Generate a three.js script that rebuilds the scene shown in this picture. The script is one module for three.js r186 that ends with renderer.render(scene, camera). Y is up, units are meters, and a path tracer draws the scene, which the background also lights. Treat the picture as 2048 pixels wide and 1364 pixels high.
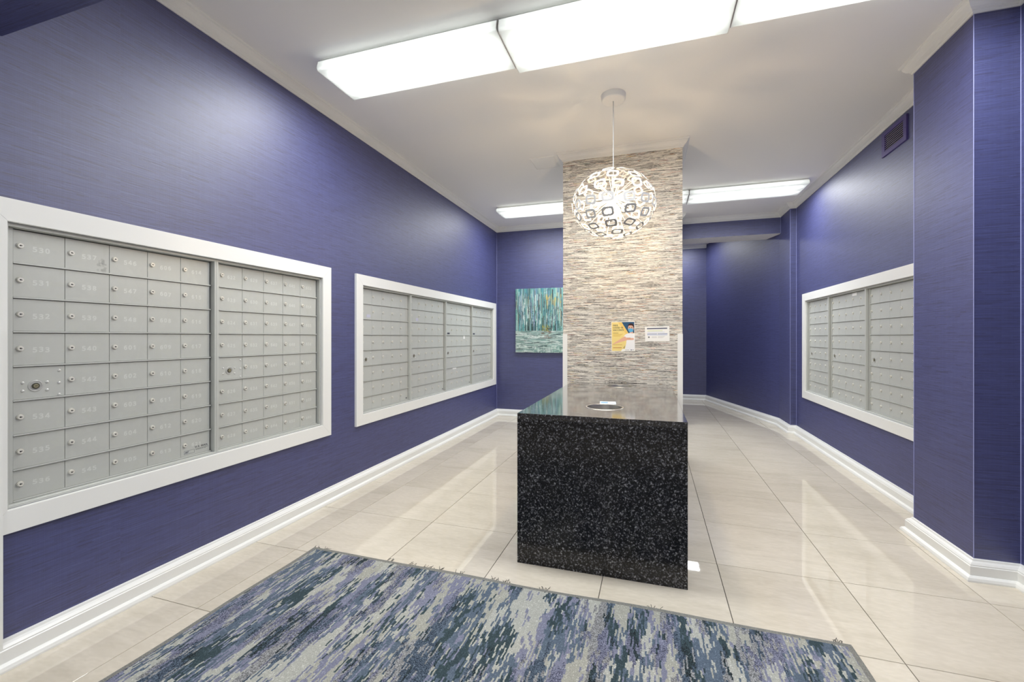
import * as THREE from 'three';
import { mergeGeometries } from 'three/addons/utils/BufferGeometryUtils.js';
import { RoundedBoxGeometry } from 'three/addons/geometries/RoundedBoxGeometry.js';
import { RectAreaLightUniformsLib } from 'three/addons/lights/RectAreaLightUniformsLib.js';

// ---------------------------------------------------------------- camera, light, exposure
RectAreaLightUniformsLib.init();
const scene = new THREE.Scene();
scene.background = new THREE.Color(0x000000);
const FPX = 870.14;
const camera = new THREE.PerspectiveCamera(2 * Math.atan(682 / FPX) * 180 / Math.PI, 2048 / 1364, 0.05, 60);
camera.position.set(2.445, 1.307, 6.88);
camera.rotation.set(0, 0.3066, 0);
camera.setViewOffset(2048, 1364, 0, 8, 2048, 1364);
const renderer = new THREE.WebGLRenderer();
renderer.toneMapping = THREE.LinearToneMapping;
renderer.toneMappingExposure = 2.25;
renderer.shadowMap.enabled = true;
const TUBE = new THREE.Color(0.965, 0.985, 1.0);      // fluorescent tubes
const TUBE_RADIANCE = 11.5, LENS_GLOW = 0.1, TUBE_GLOW = 3.2;
const BULB = new THREE.Color(1.0, 0.74, 0.44);        // pendant bulb
const BULB_CANDELA = 1.05;
const LOBBY_RADIANCE = 10;

// ---------------------------------------------------------------- helpers
let seed = 20240611;
const rnd = () => { seed = (seed + 0x6D2B79F5) | 0; let t = Math.imul(seed ^ (seed >>> 15), 1 | seed); t = (t + Math.imul(t ^ (t >>> 7), 61 | t)) ^ t; return ((t ^ (t >>> 14)) >>> 0) / 4294967296; };
const rr = (a, b) => a + (b - a) * rnd();
const lin = (r, g, b) => new THREE.Color().setRGB(r / 255, g / 255, b / 255, THREE.SRGBColorSpace);
const taken = {};
function numbered(n) { const k = taken[n] = (taken[n] ?? -1) + 1; return k ? n + '_' + String(k).padStart(3, '0') : n; }
function shade(o) { o.traverse(m => { if (m.isMesh) { m.castShadow = true; m.receiveShadow = true; } }); }
function mesh(name, geo, mat, parent) { const m = new THREE.Mesh(geo, mat); m.name = name; m.castShadow = m.receiveShadow = true; parent.add(m); return m; }
function thing(name, label, category, pos = [0, 0, 0], turn = 0, group) {
  const o = new THREE.Group(); o.name = numbered(name); o.position.set(...pos); o.rotation.y = turn;
  o.userData = { label, category }; if (group) o.userData.group = group; scene.add(o); return o;
}
function struct(name, label, category = 'wall') { const o = new THREE.Group(); o.name = numbered(name); o.userData = { kind: 'structure', label, category }; scene.add(o); return o; }
function structMesh(name, geo, mat, label, category) { const m = mesh(numbered(name), geo, mat, scene); m.userData = { kind: 'structure', label, category }; return m; }
function box(w, h, d, x = 0, y = 0, z = 0) { const g = new THREE.BoxGeometry(w, h, d); g.translate(x, y, z); return g; }
function span(x0, x1, y0, y1, z0, z1) { return box(x1 - x0, y1 - y0, z1 - z0, (x0 + x1) / 2, (y0 + y1) / 2, (z0 + z1) / 2); }
// box whose uv are metres (u along x or z, v along y or z), shifted by (ou, ov)
function metreUV(g, ou = 0, ov = 0) {
  const p = g.attributes.position, n = g.attributes.normal, uv = new Float32Array(p.count * 2);
  for (let i = 0; i < p.count; i++) {
    const ax = Math.abs(n.getX(i)), ay = Math.abs(n.getY(i)), az = Math.abs(n.getZ(i));
    let u, v; if (ay > ax && ay > az) { u = p.getX(i); v = p.getZ(i); } else if (ax > az) { u = p.getZ(i); v = p.getY(i); } else { u = p.getX(i); v = p.getY(i); }
    uv[2 * i] = u + ou; uv[2 * i + 1] = v + ov;
  }
  g.setAttribute('uv', new THREE.BufferAttribute(uv, 2)); return g;
}
// panel with a chamfered front: front face at z = 0, centred, uv 0..1 over the front
function panelGeo(w, h, d, c, uv = [0, 0, 1, 1]) {
  const X = w / 2, Y = h / 2, pos = [], uvs = [];
  const R = (x, y, z) => [[-x, -y, z], [x, -y, z], [x, y, z], [-x, y, z]];
  const f = R(X - c, Y - c, 0), m = R(X, Y, -c), b = R(X, Y, -d);
  const put = q => { pos.push(...q); uvs.push(uv[0] + (q[0] / w + .5) * (uv[2] - uv[0]), uv[1] + (q[1] / h + .5) * (uv[3] - uv[1])); };
  const quad = (a, e, g, k) => { [a, e, g, a, g, k].forEach(put); };
  quad(...f);
  for (let i = 0; i < 4; i++) { const j = (i + 1) % 4; quad(m[i], m[j], f[j], f[i]); quad(b[i], b[j], m[j], m[i]); }
  quad(b[1], b[0], b[3], b[2]);
  const g = new THREE.BufferGeometry();
  g.setAttribute('position', new THREE.Float32BufferAttribute(pos, 3)); g.setAttribute('uv', new THREE.Float32BufferAttribute(uvs, 2)); g.computeVertexNormals(); return g;
}
function frameShape(w, h, l, r, b, t) { // rectangle 0..w, 0..h with an opening
  const s = new THREE.Shape([[0, 0], [w, 0], [w, h], [0, h]].map(p => new THREE.Vector2(...p)));
  s.holes.push(new THREE.Path([[l, b], [l, h - t], [w - r, h - t], [w - r, b]].map(p => new THREE.Vector2(...p)))); return s;
}
function rrect(w, h, r, P = THREE.Shape) {
  const s = new P(), x = w / 2, y = h / 2;
  s.moveTo(-x + r, -y); s.lineTo(x - r, -y); s.quadraticCurveTo(x, -y, x, -y + r); s.lineTo(x, y - r); s.quadraticCurveTo(x, y, x - r, y);
  s.lineTo(-x + r, y); s.quadraticCurveTo(-x, y, -x, y - r); s.lineTo(-x, -y + r); s.quadraticCurveTo(-x, -y, -x + r, -y); return s;
}
// moulding profile [[out, up], ...] swept along a plan polyline; the room lies on the side (-dz, dx). One mitred piece per side.
function mouldingPieces(path, prof) {
  const dirs = path.slice(1).map((p, i) => { const d = [p[0] - path[i][0], p[1] - path[i][1]], l = Math.hypot(...d); return [d[0] / l, d[1] / l]; });
  const nor = dirs.map(d => [-d[1], d[0]]);
  const mit = path.map((p, i) => { const a = nor[Math.max(0, i - 1)], b = nor[Math.min(nor.length - 1, i)], k = 1 + a[0] * b[0] + a[1] * b[1]; return [(a[0] + b[0]) / k, (a[1] + b[1]) / k]; });
  return dirs.map((d, i) => {
    const at = (j, q) => [path[j][0] + mit[j][0] * q[0], q[1], path[j][1] + mit[j][1] * q[0]];
    const pos = [], loop = prof.length;
    for (let k = 0; k < loop; k++) { const q = prof[k], s = prof[(k + 1) % loop]; const A = at(i, q), B = at(i + 1, q), C = at(i + 1, s), D = at(i, s); pos.push(...A, ...B, ...C, ...A, ...C, ...D); }
    const tri = THREE.ShapeUtils.triangulateShape(prof.map(q => new THREE.Vector2(...q)), []);
    for (const t of tri) { pos.push(...at(i, prof[t[0]]), ...at(i, prof[t[1]]), ...at(i, prof[t[2]])); pos.push(...at(i + 1, prof[t[2]]), ...at(i + 1, prof[t[1]]), ...at(i + 1, prof[t[0]])); }
    const g = new THREE.BufferGeometry(); g.setAttribute('position', new THREE.Float32BufferAttribute(pos, 3)); g.computeVertexNormals(); return metreUV(g);
  });
}

// ---------------------------------------------------------------- textures
function canvasTex(w, h, draw, srgb = true) {
  const c = document.createElement('canvas'); c.width = w; c.height = h; draw(c.getContext('2d'), w, h);
  const t = new THREE.CanvasTexture(c); if (srgb) t.colorSpace = THREE.SRGBColorSpace; t.wrapS = t.wrapT = THREE.RepeatWrapping; t.magFilter = THREE.LinearFilter; t.anisotropy = 8; return t;
}
function dataTex(w, h, fn, srgb = true) {
  const d = new Uint8Array(w * h * 4), o = [0, 0, 0];
  for (let y = 0, k = 0; y < h; y++) for (let x = 0; x < w; x++, k += 4) { fn(x, y, o); d[k] = o[0]; d[k + 1] = o[1]; d[k + 2] = o[2]; d[k + 3] = 255; }
  const t = new THREE.DataTexture(d, w, h); if (srgb) t.colorSpace = THREE.SRGBColorSpace; t.wrapS = t.wrapT = THREE.RepeatWrapping; t.magFilter = THREE.LinearFilter; t.minFilter = THREE.LinearMipmapLinearFilter; t.generateMipmaps = true; t.needsUpdate = true; return t;
}
const hash = (x, y, s) => { let h = Math.imul(x, 374761393) + Math.imul(y, 668265263) + Math.imul(s, 974711); h = Math.imul(h ^ (h >>> 13), 1274126177); return ((h ^ (h >>> 16)) >>> 0) / 4294967296; };
function vnoise(x, y, px, py, s) { // tileable value noise with period px, py
  const x0 = Math.floor(x), y0 = Math.floor(y), fx = x - x0, fy = y - y0, u = fx * fx * (3 - 2 * fx), v = fy * fy * (3 - 2 * fy);
  const m = (a, p) => ((a % p) + p) % p, a = m(x0, px), b = m(x0 + 1, px), c = m(y0, py), d = m(y0 + 1, py);
  return (hash(a, c, s) * (1 - u) + hash(b, c, s) * u) * (1 - v) + (hash(a, d, s) * (1 - u) + hash(b, d, s) * u) * v;
}
const wrapRect = (g, x, y, w, h, W, H) => { for (const dx of [0, -W]) for (const dy of [0, -H]) g.fillRect(x + dx, y + dy, w, h); };

// blue slub wallcovering: horizontal threads, 1.32 m square
function slub(base, dark, light, n) {
  return (g, W, H) => {
    g.fillStyle = base; g.fillRect(0, 0, W, H);
    for (let i = 0; i < n; i++) {
      const y = rnd() * H, x = rnd() * W, l = 20 + 260 * Math.pow(rnd(), 2), th = rnd() < .8 ? 1 : 2;
      const a = rr(.07, .42); g.fillStyle = rnd() < .58 ? `rgba(${dark},${a})` : `rgba(${light},${a * .62})`;
      const bow = rr(-1.2, 1.2);
      for (let s = 0; s < 4; s++) wrapRect(g, (x + s * l / 4) % W, y + Math.round(bow * s / 3 * 2) / 2, l / 4 + 1, th, W, H);
    }
    for (let i = 0; i < 900; i++) { g.fillStyle = `rgba(${dark},${rr(.35, .7)})`; const l = rr(14, 90); wrapRect(g, rnd() * W, rnd() * H, l, rnd() < .5 ? 1 : 2, W, H); }
    for (let x = 0; x < W; x += 2) { g.fillStyle = `rgba(${rnd() < .5 ? dark : light},${rr(.02, .09)})`; g.fillRect(x, 0, 1, H); }
  };
}
const texWall = canvasTex(1024, 1024, slub('rgb(55,60,114)', '22,22,62', '114,122,172', 5200));
texWall.repeat.set(1 / 1.32, 1 / 1.32);
const texWallBump = canvasTex(1024, 1024, slub('rgb(128,128,128)', '20,20,20', '235,235,235', 5200), false);
texWallBump.repeat.set(1 / 1.32, 1 / 1.32);

// shredded-newspaper wallpaper of the pillar, 1.12 m x 0.56 m
const texPaper = canvasTex(2048, 1024, (g, W, H) => {
  g.fillStyle = 'rgb(230,225,214)'; g.fillRect(0, 0, W, H);
  const stroke = (col, x, y, l, th, tilt) => {
    g.fillStyle = col;
    const n = Math.max(1, Math.round(l / 26));
    for (let s = 0; s < n; s++) { const t = th * rr(.55, 1.1); wrapRect(g, (x + s * l / n) % W, y + tilt * s + rr(-1, 1), l / n + 1, t, W, H); }
  };
  for (let i = 0; i < 3600; i++) { const v = rr(-26, 22), c = [228 + v, 223 + v * 1.02, 212 + v * 1.06].map(Math.round); stroke(`rgba(${c},.8)`, rnd() * W, rnd() * H, rr(60, 420), rr(3, 9), rr(-.35, .35)); }
  for (let i = 0; i < 1750; i++) { const v = rr(70, 180), c = [v + 8, v + 4, v - 3].map(Math.round); stroke(`rgba(${c},${rr(.35, .9)})`, rnd() * W, rnd() * H, 24 + 300 * Math.pow(rnd(), 1.8), rr(2, 5.5), rr(-.4, .4)); }
  for (let i = 0; i < 680; i++) { const v = rr(34, 78), c = [v + 6, v + 2, v].map(Math.round); stroke(`rgba(${c},.9)`, rnd() * W, rnd() * H, 40 + 220 * rnd(), rr(2.5, 6), rr(-.3, .3)); }
  const tint = ['196,120,84', '205,150,96', '214,190,120', '178,98,84', '150,168,160', '190,160,150', '160,150,120'];
  for (let i = 0; i < 300; i++) stroke(`rgba(${tint[Math.floor(rnd() * tint.length)]},${rr(.35, .75)})`, rnd() * W, rnd() * H, rr(30, 190), rr(3, 9), rr(-.25, .25));
  for (let i = 0; i < 26; i++) { let x = rnd() * W; const y = rnd() * H, n = 6 + Math.floor(rnd() * 16); g.fillStyle = 'rgba(60,56,52,.85)'; for (let k = 0; k < n; k++) { const w = rr(5, 12); wrapRect(g, x % W, y, w, rr(6, 11), W, H); x += w + rr(3, 9); } }
});
texPaper.repeat.set(1 / 1.12, 1 / 0.56);

// polished porcelain tile, 2.44 m square
const texTile = dataTex(1024, 1024, (x, y, o) => {
  const u = x / 1024, v = y / 1024;
  let a = vnoise(u * 6, v * 22, 6, 22, 1) * .5 + vnoise(u * 14, v * 60, 14, 60, 2) * .3 + vnoise(u * 48, v * 200, 48, 200, 3) * .2;
  const b = vnoise(u * 5, v * 5, 5, 5, 4), c = vnoise(u * 120, v * 320, 120, 320, 5);
  let k = (a - .5) * 24 + (b - .5) * 12 + (c - .5) * 7;
  if (a > .62) k -= (a - .62) * 70 * (.4 + c);
  o[0] = 213 + k; o[1] = 204 + k * 1.02; o[2] = 187 + k * 1.1;
});
texTile.repeat.set(1 / 2.44, 1 / 2.44);

// black granite with grey crystals, 1 m square
const texGranite = canvasTex(1024, 1024, (g, W, H) => {
  g.fillStyle = 'rgb(19,19,22)'; g.fillRect(0, 0, W, H);
  const blob = (r, col) => {
    const x = rnd() * W, y = rnd() * H, n = 5 + Math.floor(rnd() * 4), pts = []; const st = rr(.6, 1.4), an = rnd() * 6.3;
    for (let k = 0; k < n; k++) { const a = k / n * 6.283, q = r * rr(.6, 1.1); const px = Math.cos(a) * q * st, py = Math.sin(a) * q / st; pts.push([px * Math.cos(an) - py * Math.sin(an), px * Math.sin(an) + py * Math.cos(an)]); }
    g.fillStyle = col;
    for (const dx of [0, x > W / 2 ? -W : W]) for (const dy of [0, y > H / 2 ? -H : H]) { g.beginPath(); pts.forEach((p, i) => i ? g.lineTo(x + dx + p[0], y + dy + p[1]) : g.moveTo(x + dx + p[0], y + dy + p[1])); g.fill(); }
  };
  for (let i = 0; i < 9000; i++) { const v = Math.round(rr(26, 62)); blob(rr(2, 6), `rgba(${v},${v},${v + 3},.8)`); }
  for (let i = 0; i < 9500; i++) { const v = Math.round(rr(70, 138)); blob(rr(2.0, 6.0), `rgba(${v},${v},${v + 4},.8)`); }
  for (let i = 0; i < 2200; i++) { const v = Math.round(rr(125, 190)); blob(rr(2, 7), `rgba(${v},${v},${v + 2},.75)`); }
  for (let i = 0; i < 7000; i++) { const v = Math.round(rr(4, 16)); blob(rr(1.5, 4), `rgba(${v},${v},${v},.9)`); }
});

// rug: short yarn dashes along its length, 2.8 m x 1.96 m
const texRug = dataTex(2048, 1434, (() => {
  const pal = { light: [170, 171, 163], grey: [152, 153, 154], lilac: [121, 124, 144], slate: [84, 98, 114], teal: [46, 64, 70], beige: [160, 160, 150] };
  return (x, y, o) => {
    const jx = x + 3.2 * (vnoise(x / 11, y / 7, 9999, 9999, 5) - .5), col = Math.floor(jx / 5), len = 20 + 14 * hash(col, 1, 9), off = hash(col, 7, 11) * len, row = Math.floor((y + off) / len), cx = col * 5, cy = row * len;
    const w = (f, e, s) => .72 * vnoise(cx / f, cy / e, 9999, 9999, s) + .28 * vnoise(cx / (f * .3), cy / (e * .3), 9999, 9999, s + 100);
    const r = hash(col, row, 51), r2 = hash(col, row, 52), r3 = hash(col, row, 53);
    const A = w(60, 320, 21), B = w(40, 200, 33), C = w(44, 230, 45), D = w(38, 160, 61), E = w(52, 240, 71);
    let c = A > .46 ? pal.light : pal.beige;
    if (E < .40) c = pal.grey;
    if (B > .565 + .40 * (r - .5)) c = pal.lilac;
    if (C > .605 + .44 * (r2 - .5)) c = pal.slate;
    if (D > .655 + .42 * (r3 - .5) && C > .40) c = pal.teal;
    const f = hash(x >> 1, y >> 1, 77), speck = (E < .40 && hash(x >> 1, y >> 1, 81) > .60) ? -56 : 0, lint = hash(x >> 1, y >> 2, 83) > .93 ? 30 : 0;
    for (let k = 0; k < 3; k++) o[k] = Math.max(0, c[k] + (f - .5) * 26 + speck + lint);
    const bx = Math.min(x, 2047 - x), by = Math.min(y, 1433 - y);
    if (Math.min(bx, by) < 16) { const q = 128 + (f - .5) * 30; o[0] = q; o[1] = q; o[2] = q * .95; }
  };
})());
const texRugBump = dataTex(512, 512, (x, y, o) => { o[0] = o[1] = o[2] = 90 + 120 * hash(x, y, 91) + ((x % 4) ? 20 : -40); }, false);
texRugBump.repeat.set(6, 4);

// abstract painting: vertical drips above a rippled foreground
const texPainting = canvasTex(1024, 960, (g, W, H) => {
  g.fillStyle = 'rgb(98,152,150)'; g.fillRect(0, 0, W, H);
  const cols = ['96,158,150', '70,128,132', '150,190,180', '120,140,165', '58,96,104', '132,178,150', '196,214,204', '88,112,120', '60,140,150', '150,160,190'];
  for (let i = 0; i < 620; i++) { const w = rr(4, 26), x = rnd() * W, y = rr(-80, H * .5), h = rr(80, 420); g.fillStyle = `rgba(${cols[Math.floor(rnd() * cols.length)]},${rr(.25, .7)})`; g.fillRect(x, y, w, Math.min(h, H * .68 - y)); }
  for (let i = 0; i < 170; i++) { const x = rnd() * W, y = rr(-60, 420); g.fillStyle = `rgba(${rnd() < .65 ? '52,44,50' : '112,98,62'},${rr(.3, .75)})`; g.fillRect(x, y, rr(3, 10), Math.min(rr(60, 300), H * .67 - y)); }
  for (let i = 0; i < 110; i++) { const y = rr(40, 520); g.fillStyle = `rgba(232,240,232,${rr(.4, .9)})`; g.fillRect(rnd() * W, y, rr(2, 10), Math.min(rr(40, 240), H * .66 - y)); }
  for (let i = 0; i < 26; i++) { g.fillStyle = `rgba(206,176,92,${rr(.35, .7)})`; g.fillRect(rr(W * .45, W * .68), rr(60, 200), rr(5, 14), rr(30, 130)); }
  for (let i = 0; i < 120; i++) { g.fillStyle = `rgba(20,96,104,${rr(.4, .8)})`; g.fillRect(rnd() * W * .9, rr(240, 600), rr(4, 12), rr(6, 22)); }
  for (let i = 0; i < 60; i++) { const x = rnd() * W; g.fillStyle = `rgba(30,46,44,${rr(.4, .8)})`; const h = rr(30, 190); g.fillRect(x, H * .66 - h, rr(4, 14), h); }
  g.fillStyle = 'rgb(172,190,182)'; g.fillRect(0, H * .66, W, H * .34);
  for (let i = 0; i < 900; i++) { const y = rr(H * .66, H), l = rr(20, 150); g.fillStyle = `rgba(${['236,240,234', '92,120,118', '52,66,66', '160,186,180', '110,150,142'][Math.floor(rnd() * 5)]},${rr(.4, .9)})`; g.fillRect(rnd() * W - 40, y, l, rr(3, 9)); }
  for (let i = 0; i < 40; i++) { g.fillStyle = `rgba(88,62,48,${rr(.4, .8)})`; g.fillRect(rr(W * .36, W * .5), rr(H * .62, H * .78), rr(10, 70), rr(3, 8)); }
  for (let i = 0; i < 40; i++) { g.fillStyle = `rgba(176,164,70,${rr(.4, .8)})`; g.fillRect(rr(W * .4, W * .5), rr(H * .56, H * .66), rr(4, 10), rr(10, 40)); }
  for (let i = 0; i < 90; i++) { g.fillStyle = `rgba(${['120,170,150', '206,222,216', '84,110,112'][Math.floor(rnd() * 3)]},.6)`; g.fillRect(rr(W * .25, W), rr(H * .9, H), rr(4, 12), rr(20, 90)); }
});
const texPoster = canvasTex(512, 680, (g, W, H) => {
  g.fillStyle = '#fbfaf4'; g.fillRect(0, 0, W, H);
  g.fillStyle = '#f3dc8c'; g.fillRect(8, 8, W - 16, H - 60); g.beginPath(); g.moveTo(8, 600); g.lineTo(250, 600); g.lineTo(210, 672); g.lineTo(8, 672); g.fill();
  g.fillStyle = '#efcc74'; g.beginPath(); g.moveTo(150, 8); g.lineTo(232, 8); g.lineTo(372, 260); g.lineTo(330, 300); g.fill();
  g.fillStyle = '#2d5678'; g.beginPath(); g.moveTo(230, 8); g.lineTo(504, 8); g.lineTo(504, 260); g.lineTo(380, 270); g.fill();
  g.fillStyle = '#3d4a58'; g.beginPath(); g.moveTo(300, 545); g.lineTo(280, 610); g.lineTo(262, 610); g.fill();
  // figure: hair, head, mask, shirt, raised arm
  g.fillStyle = '#e7b79c'; g.beginPath(); g.ellipse(430, 150, 62, 92, .06, 0, 7); g.fill(); g.fillRect(404, 230, 70, 60);
  g.fillStyle = '#3b211d'; g.beginPath(); g.moveTo(366, 110); g.quadraticCurveTo(366, 48, 430, 42); g.quadraticCurveTo(500, 46, 500, 130); g.lineTo(486, 150); g.quadraticCurveTo(482, 92, 440, 88); g.quadraticCurveTo(390, 86, 378, 96); g.fill();
  g.fillStyle = '#2a2a30'; for (const x of [398, 450]) { g.beginPath(); g.ellipse(x, 140, 13, 5, 0, 0, 7); g.fill(); g.fillRect(x - 16, 122, 32, 6); }
  g.fillStyle = '#5fb0dc'; g.beginPath(); g.moveTo(372, 162); g.quadraticCurveTo(428, 148, 482, 168); g.lineTo(474, 220); g.quadraticCurveTo(424, 268, 384, 224); g.fill();
  g.fillStyle = '#f4f4f4'; g.beginPath(); g.moveTo(270, 350); g.quadraticCurveTo(300, 276, 400, 262); g.lineTo(504, 276); g.lineTo(504, 640); g.lineTo(290, 640); g.quadraticCurveTo(330, 500, 330, 420); g.fill();
  g.strokeStyle = '#eab69c'; g.lineCap = 'round'; g.lineWidth = 62; g.beginPath(); g.moveTo(292, 372); g.lineTo(190, 440); g.lineTo(330, 398); g.stroke();
  g.lineWidth = 44; g.beginPath(); g.moveTo(330, 398); g.lineTo(470, 400); g.stroke(); g.lineWidth = 16; g.strokeStyle = '#e0a88c'; for (let k = 0; k < 4; k++) { g.beginPath(); g.moveTo(350 + k * 20, 372); g.lineTo(362 + k * 20, 402); g.stroke(); }
  g.fillStyle = '#4a4a44'; g.font = 'bold 50px sans-serif'; g.fillText('FREE', 34, 100); g.fillText('COVID-19', 34, 154); g.fillText('VACCINES', 34, 208);
  g.fillStyle = '#8a7434'; g.fillRect(34, 254, 120, 9); g.fillStyle = '#d9b64f'; for (let k = 0; k < 4; k++) g.fillRect(34, 282 + k * 16, 220 - 20 * k, 6);
  g.fillStyle = '#b98a35'; g.fillRect(34, 528, 200, 7); g.fillStyle = '#b4502c'; g.fillRect(34, 592, 190, 10);
  g.fillStyle = '#8a8a8a'; g.fillRect(300, 648, 90, 8); g.fillStyle = '#31506e'; g.fillRect(420, 640, 22, 22); g.fillRect(450, 646, 40, 8);
});
const texNotice = canvasTex(512, 336, (g, W, H) => {
  g.fillStyle = '#f6f5f0'; g.fillRect(0, 0, W, H);
  g.fillStyle = '#5d6276'; g.fillRect(44, 34, 424, 26); g.fillStyle = '#e7ead2'; g.fillRect(52, 80, 320, 38); g.fillStyle = '#dde2f0'; g.fillRect(52, 126, 360, 16);
  g.fillStyle = '#a4acc8'; g.fillRect(48, 160, 206, 22); g.fillRect(264, 160, 206, 22); g.fillStyle = '#cfd4e4'; g.fillRect(48, 190, 420, 16);
  g.fillStyle = '#6f7370'; g.fillRect(64, 226, 34, 30); g.fillStyle = '#bfc0bd'; for (let k = 0; k < 3; k++) { g.fillRect(140, 226 + k * 14, 110, 5); g.fillRect(270, 226 + k * 14, 150 - 20 * k, 5); }
});
// numbers on the doors of one mailbox bank (uv over the whole bank)
function numberTex(cols, extra) {
  return canvasTex(1024, 1320, (g, W, H) => {
    g.fillStyle = 'rgb(226,226,225)'; g.fillRect(0, 0, W, H);
    for (let i = 0; i < 900; i++) { const v = Math.round(rr(214, 236)); g.fillStyle = `rgba(${v},${v},${v - 2},.16)`; g.beginPath(); g.ellipse(rnd() * W, rnd() * H, rr(6, 60), rr(4, 24), rnd() * 3, 0, 7); g.fill(); }
    g.font = '34px sans-serif'; g.textAlign = 'left'; g.lineWidth = 2;
    const px = W / 5, py = H / 8;
    cols.forEach((c, i) => c.forEach((n, k) => {
      if (!n) return; const s = String(n), x0 = i * px + px * .36, y0 = k * py + py * .60;
      for (let q = 0; q < 3; q++) { g.strokeStyle = 'rgba(255,255,255,.85)'; g.strokeText(s[q], x0 + q * 25, y0 + rr(-2, 2)); }
    }));
    if (extra) extra(g, W, H, px, py);
  });
}

// ---------------------------------------------------------------- materials
const S = (o) => new THREE.MeshStandardMaterial(o), Ph = (o) => new THREE.MeshPhysicalMaterial(o);
const M = {
  wall: Ph({ map: texWall, bumpMap: texWallBump, bumpScale: 0.0006, roughness: 0.54, ior: 2.0 }),
  paper: Ph({ map: texPaper, roughness: 0.55 }),
  white: Ph({ color: lin(238, 238, 234), roughness: 0.32 }),
  ceiling: S({ color: lin(247, 246, 243), roughness: 0.9 }),
  tile: Ph({ map: texTile, roughness: 0.022, ior: 1.55 }),
  grout: S({ color: lin(62, 57, 50), roughness: 0.9 }),
  granite: Ph({ map: texGranite, roughness: 0.12, ior: 1.5, clearcoat: 1, clearcoatRoughness: 0.07 }),
  graniteFace: Ph({ map: texGranite, roughness: 0.17, ior: 1.42 }),
  bank: Ph({ color: lin(196, 198, 193), roughness: 0.4, metalness: 0.15 }),
  lock: Ph({ vertexColors: true, roughness: 0.3, metalness: 0.25 }),
  steel: Ph({ color: lin(204, 200, 192), roughness: 0.32, metalness: 1 }),
  binGrey: S({ color: lin(132, 132, 130), roughness: 0.6 }),
  rug: S({ map: texRug, bumpMap: texRugBump, bumpScale: 0.003, roughness: 0.95 }),
  rugEdge: S({ color: lin(72, 74, 72), roughness: 0.95 }),
  thread: S({ color: lin(34, 38, 36), roughness: 0.9 }),
  petal: Ph({ color: lin(190, 190, 189), roughness: 0.4 }),
  canopy: Ph({ color: lin(240, 238, 234), roughness: 0.4 }),
  bulb: S({ color: 0xffffff, emissive: BULB, emissiveIntensity: 3, roughness: 0.4 }),
  diffuser: Ph({ color: lin(232, 235, 232), transmission: 0.6, thickness: 0, roughness: 1, emissive: TUBE, emissiveIntensity: LENS_GLOW }),
  tube: S({ color: 0xffffff, emissive: TUBE, emissiveIntensity: TUBE_GLOW, roughness: 0.5 }),
  bead: S({ color: lin(150, 154, 200), roughness: 0.5 }),
  vent: S({ color: lin(78, 66, 128), roughness: 0.5 }),
  louver: S({ color: lin(140, 130, 160), roughness: 0.5 }),
  sheetMetal: S({ color: lin(128, 130, 132), roughness: 0.6, metalness: 0.4 }),
  screw: S({ color: lin(60, 54, 96), roughness: 0.5, metalness: 0.3 }),
  canvas: S({ map: texPainting, roughness: 0.6 }),
  canvasEdge: S({ color: lin(176, 190, 184), roughness: 0.8 }),
  poster: S({ map: texPoster, roughness: 0.35 }),
  notice: S({ map: texNotice, roughness: 0.5 }),
  sticker: S({ color: lin(240, 240, 238), roughness: 0.6 }),
  stickerLilac: S({ color: lin(196, 196, 214), roughness: 0.6 }),
  stickerDark: S({ color: lin(52, 56, 72), roughness: 0.6 }),
  flyer: S({ color: lin(196, 212, 232), roughness: 0.5 }),
  flyerPrint: S({ color: lin(120, 160, 206), roughness: 0.5 }),
};
const white = M.white;

// ---------------------------------------------------------------- room
const YC = 3.13, YB = 3.057;                  // ceiling, lower edge of the crown moulding
// wallcovering strips between two plan points; the room lies on the side (-dz, dx)
function wallRun(parent, a, b, y0, y1, { t = 0.12, holes = [], seam = 0, mat = M.wall, part = 'wallpaper_strip', width = 1.32 } = {}) {
  const L = Math.hypot(b[0] - a[0], b[1] - a[1]), ang = Math.atan2(-(b[1] - a[1]), b[0] - a[0]);
  const cuts = [0]; let s = seam || width; while (s < L - 0.02) { cuts.push(s); s += width; } cuts.push(L);
  for (let i = 0; i + 1 < cuts.length; i++) {
    const u0 = cuts[i], u1 = cuts[i + 1], parts = [], hs = holes.filter(h => h[0] < u1 && h[1] > u0);
    const us = [...new Set([u0, u1, ...hs.flatMap(h => [h[0], h[1]]).filter(q => q > u0 && q < u1)])].sort((p, q) => p - q);
    for (let k = 0; k + 1 < us.length; k++) {
      const p = us[k], q = us[k + 1], mid = (p + q) / 2, gaps = hs.filter(h => h[0] < mid && h[1] > mid).sort((e, f) => e[2] - f[2]);
      const ys = [y0, ...gaps.flatMap(h => [h[2], h[3]]), y1];
      for (let e = 0; e < ys.length; e += 2) { const [v0, v1] = [ys[e], ys[e + 1]]; if (v1 > v0) parts.push(metreUV(span(p, q, v0, v1, -t, 0), i * 0.37, i * 0.211)); }
    }
    const m = mesh(part, parts.length > 1 ? mergeGeometries(parts) : parts[0], mat, parent);
    m.position.set(a[0], 0, a[1]); m.rotation.y = ang;
  }
}
const OPEN_Y0 = 0.618, OPEN_Y1 = 1.767;
const H1 = [4.095, 5.84], H2 = [0.195, 3.597], HR = [0.47, 2.93];
const wl = struct('wall_left', 'blue slub wallpaper wall holding two white-framed mailbox groups');
wallRun(wl, [0, 5.95], [0, 0], 0, 3.3, { seam: 5.95 - 5.443, holes: [[5.95 - H1[1], 5.95 - H1[0], OPEN_Y0, OPEN_Y1], [5.95 - H2[1], 5.95 - H2[0], OPEN_Y0, OPEN_Y1]] });
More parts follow.
